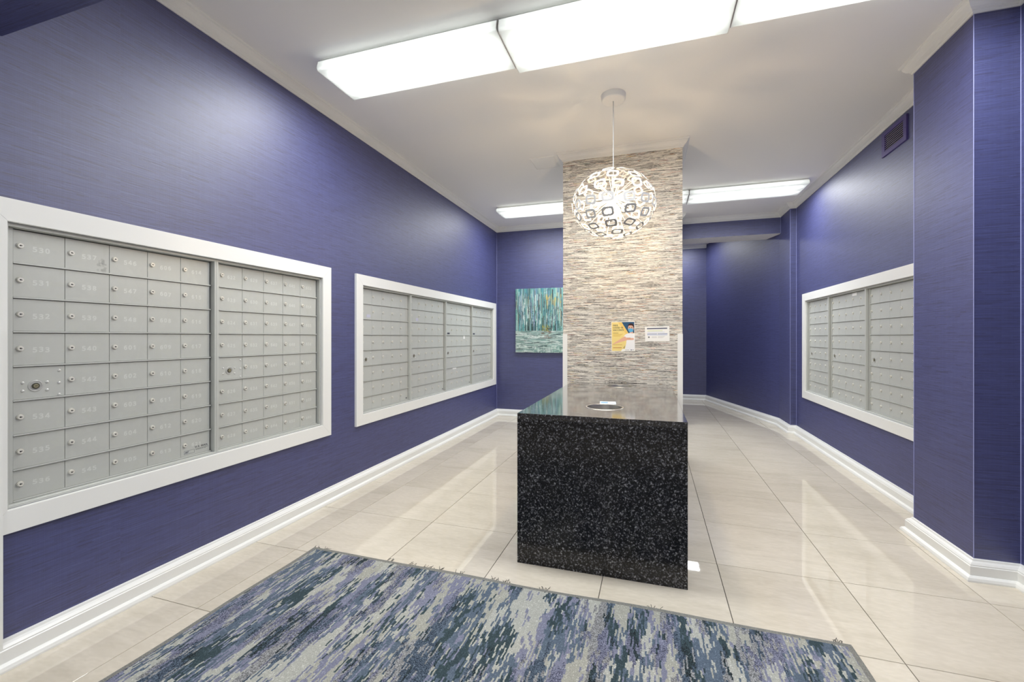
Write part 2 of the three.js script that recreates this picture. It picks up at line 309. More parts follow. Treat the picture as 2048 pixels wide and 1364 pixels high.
wallRun(struct('wall_back', 'blue slub wallpaper wall behind the pillar with the painting'), [-0.12, 0], [2.905, 0], 0, 3.3, { seam: 1.1 });
const wa = struct('wall_alcove', 'blue slub wallpaper walls of the alcove under the beam');
mesh('wallpaper_strip', metreUV(span(2.70, 2.905, 0, 3.3, -0.78, -0.12), 0.2), M.wall, wa);
wallRun(wa, [1.9, -0.12], [1.9, -3.02], 0, 3.3, { t: 0.1 });
wallRun(wa, [1.9, -2.905], [3.62, -2.905], 0, 3.3, { t: 0.1 });
wallRun(wa, [3.56, -2.905], [4.272, -0.45], 0, 3.3, { t: 0.1, seam: 0.9 });
const wr = struct('wall_right', 'blue slub wallpaper wall with three mailbox banks and a purple vent');
wallRun(wr, [4.272, -0.45], [4.272, 0.076], 0, 3.3, { t: 0.12 });
wallRun(wr, [4.392, 0.076], [4.345, 0.076].map((v, i) => i ? v : 4.393), 0, 3.3, { t: 0.1 });
wallRun(wr, [4.345, 0.076], [4.345, 3.315], 0, 3.3, { t: 0.12, seam: 0.93, holes: [[HR[0] - 0.076, HR[1] - 0.076, OPEN_Y0, OPEN_Y1], [2.430 - 0.076, 2.721 - 0.076, 2.866, 3.006]] });
const wp = struct('wall_pier', 'blue wallpapered pier jutting out beside the right mailbox frame');
mesh('wallpaper_strip', metreUV(span(4.12, 4.43, 0, 3.3, 3.315, 3.875), 0.3), M.wall, wp);
wallRun(struct('wall_right_near', 'blue wallpaper wall running on from the pier'), [4.315, 3.875], [4.315, 10.3], 0, 3.3, { seam: 0.9 });
structMesh('wall_beam', metreUV(span(2.905, 4.40, 2.826, 3.3, -0.78, -0.371)), [M.wall, M.wall, M.ceiling, M.ceiling, M.wall, M.wall], 'dropped blue beam with a white underside over the alcove', 'beam');
structMesh('wall_header', metreUV(span(0, 4.315, 2.497, 3.3, 5.848, 6.2)), M.wall, 'blue wallpapered header over the entrance to the room', 'beam');
const wlob = struct('wall_lobby', 'blue walls of the lobby in front of the mail room');
wallRun(wlob, [-1.5, 5.95], [-0.12, 5.95], 0, 3.3, { t: 0.1 }); // faces away from the lobby: turned below
wlob.children.slice().forEach(m => { m.rotation.y += Math.PI; m.position.set(-0.12, 0, 5.85); });
wallRun(wlob, [-1.5, 10.3], [-1.5, 5.85], 0, 3.3, { t: 0.1 });
wallRun(wlob, [4.415, 10.3], [-1.6, 10.3], 0, 3.3, { t: 0.1 });
structMesh('ceiling', span(-0.12, 4.5, YC, YC + 0.08, -0.6, 6.15), M.ceiling, 'white painted ceiling of the mail room', 'ceiling');
structMesh('ceiling_alcove', span(1.85, 4.5, 3.22, 3.32, -3.05, -0.12), M.ceiling, 'white painted ceiling of the alcove', 'ceiling');
structMesh('ceiling_lobby', span(-1.6, 4.4, 2.7, 2.8, 6.19, 10.4), M.ceiling, 'white lower ceiling of the lobby', 'ceiling');

// pillar faced with shredded-newspaper wallpaper
const PX0 = 1.619, PX1 = 2.733, PZ = 2.578, PZ1 = 1.75;
structMesh('wall_pillar', metreUV(span(PX0, PX1, 0, 3.2, PZ1, PZ), -PX0 + 0.02, 0.1), M.paper, 'square pillar covered in shredded newspaper wallpaper', 'pillar');
[['left', PX0], ['right', PX1]].forEach(([side, x]) => {
  const o = thing('corner_guard', side === 'left' ? 'white plastic corner guard on the pillar edge nearer the painting' : 'white plastic corner guard on the pillar edge by the notice', 'corner guard', [x, 0, PZ]);
  const k = side === 'left' ? 1 : -1;
  const s = new THREE.Shape([[-0.003 * k, 0.003], [0.043 * k, 0.003], [0.043 * k, 0], [0, 0], [0, -0.043], [-0.003 * k, -0.043]].map(p => new THREE.Vector2(p[0], -p[1])));
  const g = new THREE.ExtrudeGeometry(s, { depth: 1.337, bevelEnabled: false }); g.rotateX(-Math.PI / 2);
  mesh('angle_strip', g, white, o);
});
{ const o = thing('corner_guard', 'white plastic corner guard at the wall end beside mailbox 530', 'corner guard', [0.0225, 0, 5.9]);
  mesh('angle_strip', span(0, 0.008, 0, 1.337, -0.043, 0.06), white, o); }

// crown mouldings and baseboards
const crown = [[0, 0], [0.008, 0], [0.010, 0.008], [0.015, 0.012], [0.015, 0.017], [0.030, 0.026], [0.042, 0.042], [0.047, 0.055], [0.047, 0.060], [0.055, 0.063], [0.060, 0.068], [0.060, 0.073], [0, 0.073]].map(p => [p[0], p[1] + YB]);
const crownAlcove = crown.map(p => [p[0], p[1] + 0.09]);
const base = [[0, 0], [0.055, 0], [0.055, 0.008], [0.050, 0.020], [0.040, 0.027], [0.034, 0.028], [0.034, 0.075], [0.030, 0.078], [0.030, 0.083], [0.022, 0.092], [0.012, 0.098], [0.010, 0.106], [0, 0.108]];
const roomRun = [[0, 5.848], [0, 0], [2.905, 0], [2.905, -0.371], [4.272, -0.371], [4.272, 0.076], [4.345, 0.076], [4.345, 3.315], [4.12, 3.315], [4.12, 3.875], [4.315, 3.875], [4.315, 5.848]];
const trimNames = ['left mailbox wall', 'back wall', 'back wall return', 'alcove beam', 'short right wall', 'small right step', 'right mailbox wall', 'far side of the pier', 'long side of the pier', 'near side of the pier', 'near right wall'];
mouldingPieces(roomRun, crown).forEach((g, i) => structMesh('trim_' + (i + 1), g, white, 'white crown moulding along the ' + trimNames[i], 'crown moulding'));
mouldingPieces([[PX0, PZ1 + 0.4], [PX0, PZ], [PX1, PZ], [PX1, PZ1], [PX0, PZ1], [PX0, PZ1 + 0.4]], crown.map(p => [p[0], p[1]])).forEach((g, i) => structMesh('trim_' + (20 + i), g, white, 'white crown moulding around the pillar top, side ' + ['by the painting', 'above the pendant lamp', 'by the alcove', 'towards the back wall', 'towards the back light'][i], 'crown moulding'));
mouldingPieces([[1.9, -2.905], [3.56, -2.905]], crownAlcove).forEach(g => structMesh('trim_30', g, white, 'white crown moulding on the alcove back wall', 'crown moulding'));
const baseRun = [[0, 5.95], [0, 0], [2.905, 0], [2.905, -0.78], [2.70, -0.78], [2.70, -0.12], [1.9, -0.12], [1.9, -2.905], [3.56, -2.905], [4.272, -0.45], [4.272, 0.076], [4.345, 0.076], [4.345, 3.315], [4.12, 3.315], [4.12, 3.875], [4.315, 3.875], [4.315, 10.3]];
const baseNames = ['left', 'back', 'jamb_side', 'jamb_end', 'jamb_inner', 'alcove_front', 'alcove_left', 'alcove_back', 'alcove_diagonal', 'right_short', 'right_step', 'right', 'pier_far', 'pier_long', 'pier_near', 'right_near'];
mouldingPieces(baseRun, base).forEach((g, i) => structMesh('baseboard_' + baseNames[i], g, white, 'white baseboard with shoe moulding, ' + baseNames[i].replace('_', ' ') + ' wall', 'baseboard'));

// pale corner beads where the wallcovering turns
const beads = struct('trim_40', 'pale lavender bead lines along the wallpaper corners', 'corner bead');
for (const [x, z, y0] of [[4.12, 3.875, 0.105], [4.315, 3.877, 0.105], [4.12, 3.315, 0.105], [4.272, 0.076, 0.105], [4.344, 0.078, 0.105], [0.001, 0.001, 0.105]]) mesh('corner_bead', new THREE.CylinderGeometry(0.0022, 0.0022, YB - y0, 8).translate(x, (YB + y0) / 2, z), M.bead, beads);
mesh('corner_bead', new THREE.CylinderGeometry(0.002, 0.002, YB - 2.826, 8).translate(4.271, (YB + 2.826) / 2, -0.370), M.bead, beads);

// floor: polished porcelain tiles, each a piece, over dark grout
const floor = struct('floor', 'polished beige porcelain tile floor with thin dark joints', 'floor');
floor.rotation.y = -0.006;
mesh('grout_bed', span(-1.75, 4.75, -0.06, -0.0035, -3.2, 10.5), M.grout, floor);
{ const T = 0.6103, J = 0.0034, variants = [];
  for (let k = 0; k < 14; k++) { const g = panelGeo(T - J, T - J, 0.012, 0.0008), p = g.attributes.position, uv = g.attributes.uv, fu = rr(0, 2.4), fv = rr(0, 2.4), fl = rnd() < .5 ? -1 : 1; for (let i = 0; i < p.count; i++) uv.setXY(i, p.getX(i) * fl + fu, p.getY(i) * fl + fv); g.rotateX(-Math.PI / 2); variants.push(g); }
  let n = 0;
  for (let j = -8; j <= 14; j++) for (let i = -4; i <= 7; i++) {
    const x = 0.397 + T * (i - .5), z = 1.677 + 0.6101 * (j - .5);
    if (x > 4.62 || z < -3.1 || (x < -0.25 && z < 5.7) || (z < -0.4 && x < 1.75)) continue;
    const m = mesh('floor_tile', variants[Math.floor(rnd() * variants.length)], M.tile, floor); m.position.set(x, 0, z); n++;
  } }

// ---------------------------------------------------------------- mailbox banks
const BH = OPEN_Y1 - OPEN_Y0;
function paint(g, c) { const n = g.attributes.position.count, a = new Float32Array(n * 3); for (let i = 0; i < n; i++) a.set(c, i * 3); g.setAttribute('color', new THREE.BufferAttribute(a, 3)); return g.index ? g.toNonIndexed() : g; }
const cyl = (r, h, z0, n = 14, r2 = r) => { const g = new THREE.CylinderGeometry(r2, r, h, n); g.rotateX(Math.PI / 2); g.translate(0, 0, z0 + h / 2); return g; };
const lockGeo = mergeGeometries([paint(cyl(0.0125, 0.003, 0), [.55, .54, .49]), paint(cyl(0.0105, 0.0045, 0.003, 14, 0.0095), [.80, .78, .71]), paint(box(0.0022, 0.0085, 0.002, 0, 0, 0.0072), [.015, .014, .012]), paint(box(0.005, 0.0034, 0.002, 0, 0.001, 0.0072), [.02, .018, .015])]);
const masterGeo = mergeGeometries([paint(new THREE.TorusGeometry(0.0215, 0.003, 6, 22), [.5, .5, .48]), paint(cyl(0.0215, 0.002, 0, 20), [.48, .48, .46]), paint(cyl(0.0125, 0.004, 0.001), [.09, .085, .06]), paint(cyl(0.008, 0.0055, 0.001), [.34, .31, .2]), paint(box(0.009, 0.002, 0.002, 0, 0, 0.0062), [.01, .01, .01])]);
const rivetGeo = paint((() => { const g = new THREE.SphereGeometry(0.0062, 10, 5, 0, 6.2832, 0, Math.PI / 2); g.rotateX(Math.PI / 2); g.scale(1, 1, .6); return g; })(), [.62, .62, .6]);
const doorCache = {};
function bank({ label, pos, turn, W, cols = 5, tex, stickers = [], logo = true }) {
  const o = thing('mailbox_bank', label, 'mailbox', pos, turn, 'wall mailbox banks');
  const mat = tex ? Ph({ color: lin(218, 220, 215), roughness: 0.4, metalness: 0.15, map: tex }) : M.bank;
  const fr = new THREE.ExtrudeGeometry(frameShape(W, BH, 0.012, 0.012, 0.013, 0.015), { depth: 0.072, bevelEnabled: true, bevelSize: 0.0012, bevelThickness: 0.0012, bevelSegments: 1, bevelOffset: -0.0014 });
  fr.translate(0, 0, -0.068); mesh('bank_frame', fr, M.bank, o);
  mesh('back_plate', span(0.004, W - 0.004, 0.004, BH - 0.004, -0.085, -0.07), M.bank, o);
  mesh('hinge_strip', span(0.021, 0.0345, 0.014, BH - 0.016, -0.07, -0.019), M.bank, o);
  const x0 = 0.036, pitch = (W - 0.036 - 0.019) / cols, rows = 8, PY = 0.1413;
  mesh('head_rail', span(x0 - .001, W - 0.0175, 1.1325, 1.1385, -0.06, -0.02), M.bank, o);
  for (let k = 0; k < rows; k++) {
    const yb = k ? PY * k + 0.0007 : 0.0145, yt = PY * (k + 1) + 0.0007;
    mesh('shelf_rail', span(x0 - .001, W - 0.0175, yb, yb + 0.0062, -0.06, -0.0175), M.bank, o);
    for (let c = 0; c < cols; c++) {
      const dw = pitch - 0.0016, y0 = yb + 0.0068, dh = yt - 0.0022 - y0, xm = x0 + pitch * (c + .5), ym = y0 + dh / 2;
      const row = rows - 1 - k, master = row === 4 && c === 0;
      let g; if (tex) g = panelGeo(dw, dh, 0.014, 0.0009, [c / cols, 1 - (row + 1) / 8, (c + 1) / cols, 1 - row / 8]); else g = doorCache[[dw.toFixed(4), dh.toFixed(4)]] ??= panelGeo(dw, dh, 0.014, 0.0009);
      const d = mesh(master ? 'master_panel' : 'door', g, mat, o); d.position.set(xm, ym, -0.0245);
      if (master) {
        mesh('master_lock', masterGeo, M.lock, d).position.set(0.068 - dw / 2, dh / 2 - 0.081, 0);
        for (const [u, v] of [[.029, .065], [.029, .099], [.106, .068], [.106, .102], [.146, .021], [.146, .075], [.146, .126]]) mesh('rivet', rivetGeo, M.lock, d).position.set(u - dw / 2, dh / 2 - v, 0);
      } else { const l = mesh('lock', lockGeo, M.lock, d); l.position.set(-dw / 2 + 0.021, 0.003, 0); l.rotation.z = Math.PI / 2 + rr(-.2, .2); }
    }
  }
  if (logo) mesh('maker_badge', span(W - 0.06, W - 0.042, 0.034, 0.046, -0.0245, -0.0237), M.stickerDark, o);
  for (const [u, v, w, h, m] of stickers) mesh('sticker', span(u - w / 2, u + w / 2, v - h / 2, v + h / 2, -0.0245, -0.0237), m, o);
  return o;
}
const seq = (a, n) => Array.from({ length: n }, (_, i) => a + i);
const numA = [[530, 531, 532, 533, 0, 534, 535, 536], [537, 538, 539, 540, 542, 543, 544, 545], [546, 547, 548, 601, 602, 603, 604, 605], seq(606, 8), seq(614, 8)];
const numB = [[622, 623, 624, 625, 0, 626, 627, 628], seq(629, 8), seq(637, 8), seq(645, 8), seq(653, 8)];
const texA = numberTex(numA, (g, W, H, px, py) => {
  // grey rub mark on door 537
  g.fillStyle = 'rgba(170,171,172,.3)'; for (let i = 0; i < 26; i++) { g.beginPath(); g.ellipse(rr(.345, .385) * W, rr(.072, .12) * H, rr(3, 9), rr(3, 12), 0, 0, 7); g.fill(); }
  g.fillStyle = '#31343c'; g.textAlign = 'left'; g.font = 'bold 21px sans-serif'; g.fillText('U.S. MAIL', W - 108, H - 48); g.fillRect(W - 106, H - 40, 98, 2); g.font = '9px sans-serif'; g.fillText('APPROVED BY THE', W - 102, H - 29);
  g.strokeStyle = '#55585e'; g.lineWidth = 1.5; g.strokeRect(W - 182, H - 40, 70, 26); g.fillStyle = '#dfe0e2'; g.fillRect(W - 181, H - 39, 40, 24); g.fillStyle = '#1d2233'; g.font = 'italic bold 21px sans-serif'; g.fillText('AF', W - 178, H - 20);
});
const texB = numberTex(numB);
const L90 = Math.PI / 2;
const B = (z, W, label, extra = {}) => bank({ label, pos: [-0.006, OPEN_Y0, z], turn: L90, W, ...extra });
B(5.84, 0.888, 'silver mailbox bank numbered from 530, in the frame beside the corner guard', { tex: texA, logo: false });
B(4.952, 0.857, 'silver mailbox bank numbered from 622, beside the bank numbered 530', { tex: texB, logo: false });
B(3.597, 0.850, 'silver mailbox bank with a lilac label on its second row, first in the four-bank frame', { stickers: [[0.145, 0.883, 0.055, 0.028, M.stickerLilac], [0.05, 0.878, 0.012, 0.012, M.stickerDark]] });
B(2.747, 0.850, 'silver mailbox bank with a blue label on its second row, second in the four-bank frame', { stickers: [[0.175, 0.884, 0.05, 0.032, M.stickerLilac], [0.05, 0.88, 0.012, 0.012, M.stickerDark]] });
B(1.897, 0.850, 'silver mailbox bank with white labels on two doors, third in the four-bank frame', { stickers: [[0.3, 0.276, 0.11, 0.026, M.sticker], [0.615, 0.689, 0.05, 0.05, M.sticker], [0.12, 0.735, 0.07, 0.02, M.stickerDark]] });
B(1.047, 0.852, 'silver mailbox bank next to the back wall with the painting', { stickers: [[0.12, 0.735, 0.07, 0.02, M.stickerDark]] });
const C = (z, W, label, extra = {}) => bank({ label, pos: [4.351, OPEN_Y0, z], turn: -L90, W, ...extra });
C(0.47, 0.705, 'narrow silver mailbox bank four doors wide, by the alcove end', { cols: 4 });
C(1.175, 0.88, 'silver mailbox bank with a white label on its top row, between two banks', { stickers: [[0.58, 1.112, 0.1, 0.03, M.sticker]] });
C(2.055, 0.875, 'silver mailbox bank partly hidden by the blue pier');

// white mitred surrounds
function surround(label, pos, turn, W, H, b) {
  const o = thing('mailbox_surround', label, 'frame', pos, turn);
  const bar = (pts, name) => { const g = new THREE.ExtrudeGeometry(new THREE.Shape(pts.map(p => new THREE.Vector2(...p))), { depth: 0.019, bevelEnabled: true, bevelSize: 0.0015, bevelThickness: 0.0015, bevelSegments: 2, bevelOffset: -0.0015 }); g.translate(0, 0, 0.0005); mesh(name, g, white, o); };
  const [l, r] = b;
  bar([[0, 0], [W, 0], [W - r, 0.092], [l, 0.092]], 'bottom_rail'); bar([[l, H - 0.092], [W - r, H - 0.092], [W, H], [0, H]], 'top_rail');
  bar([[0, 0], [l, 0.092], [l, H - 0.092], [0, H]], 'stile'); bar([[W, 0], [W, H], [W - r, H - 0.092], [W - r, 0.092]], 'stile');
}
const SY0 = OPEN_Y0 - 0.092, SH = BH + 0.184;
surround('wide white frame around the two numbered mailbox banks', [0, SY0, 5.93], L90, 5.93 - 4.003, SH, [0.09, 0.092]);
surround('long white frame around the four mailbox banks', [0, SY0, 3.689], L90, 3.689 - 0.088, SH, [0.092, 0.107]);
surround('white frame around the three mailbox banks beside the pier', [4.345, SY0, 0.378], -L90, 3.022 - 0.378, SH, [0.092, 0.092]);

// ---------------------------------------------------------------- granite counter
const KX0 = 1.7126, KX1 = 2.6323, KZ = 4.464, KZ0 = PZ + 0.003, KH = 0.866;
{ const o = thing('granite_counter', 'black speckled granite waterfall counter standing against the newspaper pillar', 'counter', [(KX0 + KX1) / 2, 0, (KZ + KZ0) / 2]);
  const w = KX1 - KX0, d = KZ - KZ0, holes = [[2.174 - (KX0 + KX1) / 2, 4.094], [2.185 - (KX0 + KX1) / 2, 2.858]].map(([x, z]) => [x, z - (KZ + KZ0) / 2]);
  const s = new THREE.Shape([[-w / 2, -d / 2], [w / 2, -d / 2], [w / 2, d / 2], [-w / 2, d / 2]].map(p => new THREE.Vector2(...p)));
  for (const [x, z] of holes) { const h = new THREE.Path(); h.absarc(x, -z, 0.108, 0, Math.PI * 2, true); s.holes.push(h); }
  const g = new THREE.ExtrudeGeometry(s, { depth: 0.03, curveSegments: 40, bevelEnabled: true, bevelSize: 0.0015, bevelThickness: 0.0015, bevelSegments: 2, bevelOffset: -0.0015 }); g.rotateX(-Math.PI / 2); g.translate(0, KH - 0.0315, 0);
  mesh('countertop', metreUV(g), M.granite, o);
  mesh('front_panel', metreUV(span(-w / 2, w / 2, 0, KH - 0.033, d / 2 - 0.03, d / 2), 0.4, 0.3), M.graniteFace, o);
  mesh('side_panel', metreUV(span(-w / 2, -w / 2 + 0.03, 0, KH - 0.033, -d / 2, d / 2 - 0.03)), M.granite, o);
  mesh('side_panel', metreUV(span(w / 2 - 0.03, w / 2, 0, KH - 0.033, -d / 2, d / 2 - 0.03)), M.granite, o);
  for (const [x, z] of holes) {
    const pr = [[0.119, KH], [0.119, KH + 0.0015], [0.116, KH + 0.003], [0.110, KH + 0.003], [0.1065, KH + 0.001], [0.099, KH - 0.075], [0.1, KH - 0.076], [0.1072, KH - 0.004], [0.1075, KH]];
    const r = mesh('waste_ring', new THREE.LatheGeometry([...pr, pr[0]].map(p => new THREE.Vector2(...p)), 48), M.steel, o); r.position.set(x, 0, z); r.userData.label = 'brushed steel waste chute ring';
    const bin = mesh('waste_bin', new THREE.LatheGeometry([[0.001, 0.12], [0.1, 0.12], [0.118, KH - 0.16], [0.115, KH - 0.16], [0.098, 0.123], [0.001, 0.123]].map(p => new THREE.Vector2(...p)), 32), M.binGrey, o); bin.position.set(x, 0, z);
  } }
{ const o = thing('flyer', 'small pale blue and white flyer lying behind the front waste ring', 'flyer', [2.178, KH, 3.91], 0.1);
  mesh('paper', new RoundedBoxGeometry(0.105, 0.0012, 0.115, 1, 0.0005).translate(0, 0.0008, 0), M.flyer, o);
  mesh('printed_block', span(-0.045, 0.0, 0.0014, 0.0017, -0.03, 0.03), M.flyerPrint, o); mesh('printed_block', span(0.015, 0.045, 0.0014, 0.0017, -0.045, 0.01), M.sticker, o); }

// paper notices on the pillar
{ const o = thing('poster', 'yellow and blue vaccine poster with a masked man taped to the pillar', 'poster', [(2.092 + 2.309) / 2, (1.170 + 1.4535) / 2, PZ + 0.0005]);
  mesh('sheet', panelGeo(0.217, 0.283, 0.0006, 0.0001).translate(0, 0, 0.0007), M.poster, o); o.rotation.z = 0.012; }
{ const o = thing('notice', 'small white printed notice taped to the pillar beside the poster', 'notice', [2.511, 1.337, PZ + 0.0005]);
  mesh('sheet', panelGeo(0.218, 0.139, 0.0006, 0.0001).translate(0, 0, 0.0007), M.notice, o); o.rotation.z = 0.02; }

// painting
{ const o = thing('painting', 'unframed teal and grey abstract canvas hung on the back wall', 'painting', [0.341, 1.055, 0.002]);
  mesh('stretched_canvas', span(0, 1.12, 0, 1.04, 0, 0.034), M.canvasEdge, o);
  mesh('painted_face', panelGeo(1.12, 1.04, 0.002, 0.0008).translate(0.56, 0.52, 0.036), M.canvas, o); }

// ---------------------------------------------------------------- rug
{ const o = thing('rug', 'blue and grey streaked flat woven rug in front of the counter', 'rug', [0.47, 0, 4.685], -0.004);
  const W = 2.785, D = 1.95, nx = 70, nz = 50, pos = [], uv = [], idx = [];
  const hgt = (u, v) => 0.0085 + 0.0015 * Math.sin(u * 21) * Math.exp(-v * 14) + 0.0012 * Math.sin(u * 9 + 1) * Math.exp(-v * 6);
  const cut = (u, v) => [u * W + (v < .02 ? 0 : 0) + 0.004 * Math.sin(v * 17) * (u < .02 ? 1 : u > .98 ? 1 : 0), v * D + 0.004 * Math.sin(u * 15) * (v < .02 ? 1 : 0)];
  for (let j = 0; j <= nz; j++) for (let i = 0; i <= nx; i++) { const u = i / nx, v = j / nz, p = cut(u, v); pos.push(p[0], hgt(u, v), p[1]); uv.push(u, v); }
  for (let j = 0; j < nz; j++) for (let i = 0; i < nx; i++) { const a = j * (nx + 1) + i; idx.push(a, a + nx + 1, a + 1, a + 1, a + nx + 1, a + nx + 2); }
  const g = new THREE.BufferGeometry(); g.setAttribute('position', new THREE.Float32BufferAttribute(pos, 3)); g.setAttribute('uv', new THREE.Float32BufferAttribute(uv, 2)); g.setIndex(idx); g.computeVertexNormals();
  mesh('pile', g, M.rug, o);
  const ring = []; for (let i = 0; i <= nx; i++) ring.push([i / nx, 0]); for (let j = 1; j <= nz; j++) ring.push([1, j / nz]); for (let i = nx - 1; i >= 0; i--) ring.push([i / nx, 1]); for (let j = nz - 1; j >= 0; j--) ring.push([0, j / nz]);
  const sp = []; for (let k = 0; k + 1 < ring.length; k++) { const a = cut(...ring[k]), b = cut(...ring[k + 1]), ha = hgt(...ring[k]), hb = hgt(...ring[k + 1]); sp.push(a[0], ha, a[1], b[0], hb, b[1], b[0], 0.0005, b[1], a[0], ha, a[1], b[0], 0.0005, b[1], a[0], 0.0005, a[1]); }
  const sg = new THREE.BufferGeometry(); sg.setAttribute('position', new THREE.Float32BufferAttribute(sp, 3)); sg.computeVertexNormals(); mesh('bound_edge', sg, M.rugEdge, o);
  const th = [];
  for (const u0 of [0.005, 0.03, 0.19, 0.245, 0.28, 0.305, 0.35, 0.425, 0.45, 0.52, 0.72, 0.985]) for (let k = 0; k < 7; k++) {
    const u = Math.min(.998, Math.max(.002, u0 + rr(-.009, .009))), x = u * W, a = rr(-1.2, 1.2), l = rr(0.008, 0.026);
    th.push(new THREE.TubeGeometry(new THREE.QuadraticBezierCurve3(new THREE.Vector3(x, 0.005, 0.002), new THREE.Vector3(x + Math.sin(a) * l * .5, 0.012, -l * .5), new THREE.Vector3(x + Math.sin(a) * l, rr(0.002, 0.016), -l * .9)), 4, 0.0011, 4));
  }
  const tm = mesh('loose_threads', mergeGeometries(th), M.thread, o); tm.userData = { kind: 'stuff', label: 'frayed dark threads along the rug edge' }; }

// ---------------------------------------------------------------- ceiling lights
function fixture(label, x0, x1, z0, z1, yb, yt, radiance = TUBE_RADIANCE) {
  const o = thing('ceiling_light', label, 'ceiling light', [(x0 + x1) / 2, yt, (z0 + z1) / 2], 0, 'fluorescent ceiling lights');
  const L = x1 - x0, W = z1 - z0, h = yt - yb;
  mesh('housing', span(-L / 2 + .006, L / 2 - .006, -0.022, 0, -W / 2 + .03, W / 2 - .03), white, o);
  const s = new THREE.Shape(); const q = W / 2, r = 0.012;
  s.moveTo(-q + .012, -0.018); s.lineTo(-q, -h + r + .006); s.quadraticCurveTo(-q + .001, -h, -q + r, -h); s.lineTo(q - r, -h); s.quadraticCurveTo(q - .001, -h, q, -h + r + .006); s.lineTo(q - .012, -0.018); s.closePath();
  const g = new THREE.ExtrudeGeometry(s, { depth: L - 0.008, bevelEnabled: false, curveSegments: 6 }); g.rotateY(Math.PI / 2); g.translate(-L / 2 + .004, 0, 0);
  mesh('diffuser', g, M.diffuser, o);
  for (const k of [-1, 1]) mesh('fluorescent_tube', new THREE.CylinderGeometry(0.019, 0.019, L - 0.09, 14).rotateZ(Math.PI / 2).translate(0, -0.018 - (h - 0.018) * 0.45, k * W * .22), M.tube, o);
  for (const k of [-1, 1]) { const e = new THREE.ExtrudeGeometry(s, { depth: 0.004, bevelEnabled: false, curveSegments: 6 }); e.rotateY(Math.PI / 2); e.scale(1, 1.03, 1.01); e.translate(k < 0 ? -L / 2 : L / 2 - .004, 0, 0); mesh('end_plate', e, white, o); }
  for (const k of [-1, 1]) { const li = new THREE.RectAreaLight(TUBE, radiance, L - 0.11, 0.16); li.position.set(0, -h - 0.004, k * W * .22); li.rotation.x = -Math.PI / 2; li.name = 'tube_light'; o.add(li); }
}
fixture('long wraparound fluorescent light between the pendant lamp and mailboxes numbered from 530', 0.368, 1.617, 4.172, 4.556, 3.05, YC);
fixture('long wraparound fluorescent light with a lower hanging lens, above the granite counter front', 1.624, 2.872, 4.132, 4.556, 3.042, YC);
fixture('long wraparound fluorescent light beside the blue pier', 2.878, 4.12, 4.164, 4.556, 3.05, YC);
fixture('wraparound fluorescent light between the painting and the pillar', 0.39, 1.645, 0.73, 1.13, 3.066, YC);
fixture('wraparound fluorescent light directly behind the newspaper pillar', 1.652, 2.905, 0.70, 1.13, 3.066, YC);
fixture('wraparound fluorescent light in front of the alcove beam', 2.912, 4.19, 0.66, 1.12, 3.066, YC);
fixture('wraparound fluorescent light on the alcove ceiling behind the beam', 2.16, 3.412, -2.5, -2.12, 3.178, 3.22, 9.5);
fixture('wraparound fluorescent light on the lobby ceiling outside the room', 0.4, 1.65, 7.4, 7.8, 2.63, 2.7, LOBBY_RADIANCE);
fixture('second wraparound fluorescent light on the lobby ceiling outside the room', 2.4, 3.65, 7.4, 7.8, 2.63, 2.7, LOBBY_RADIANCE);

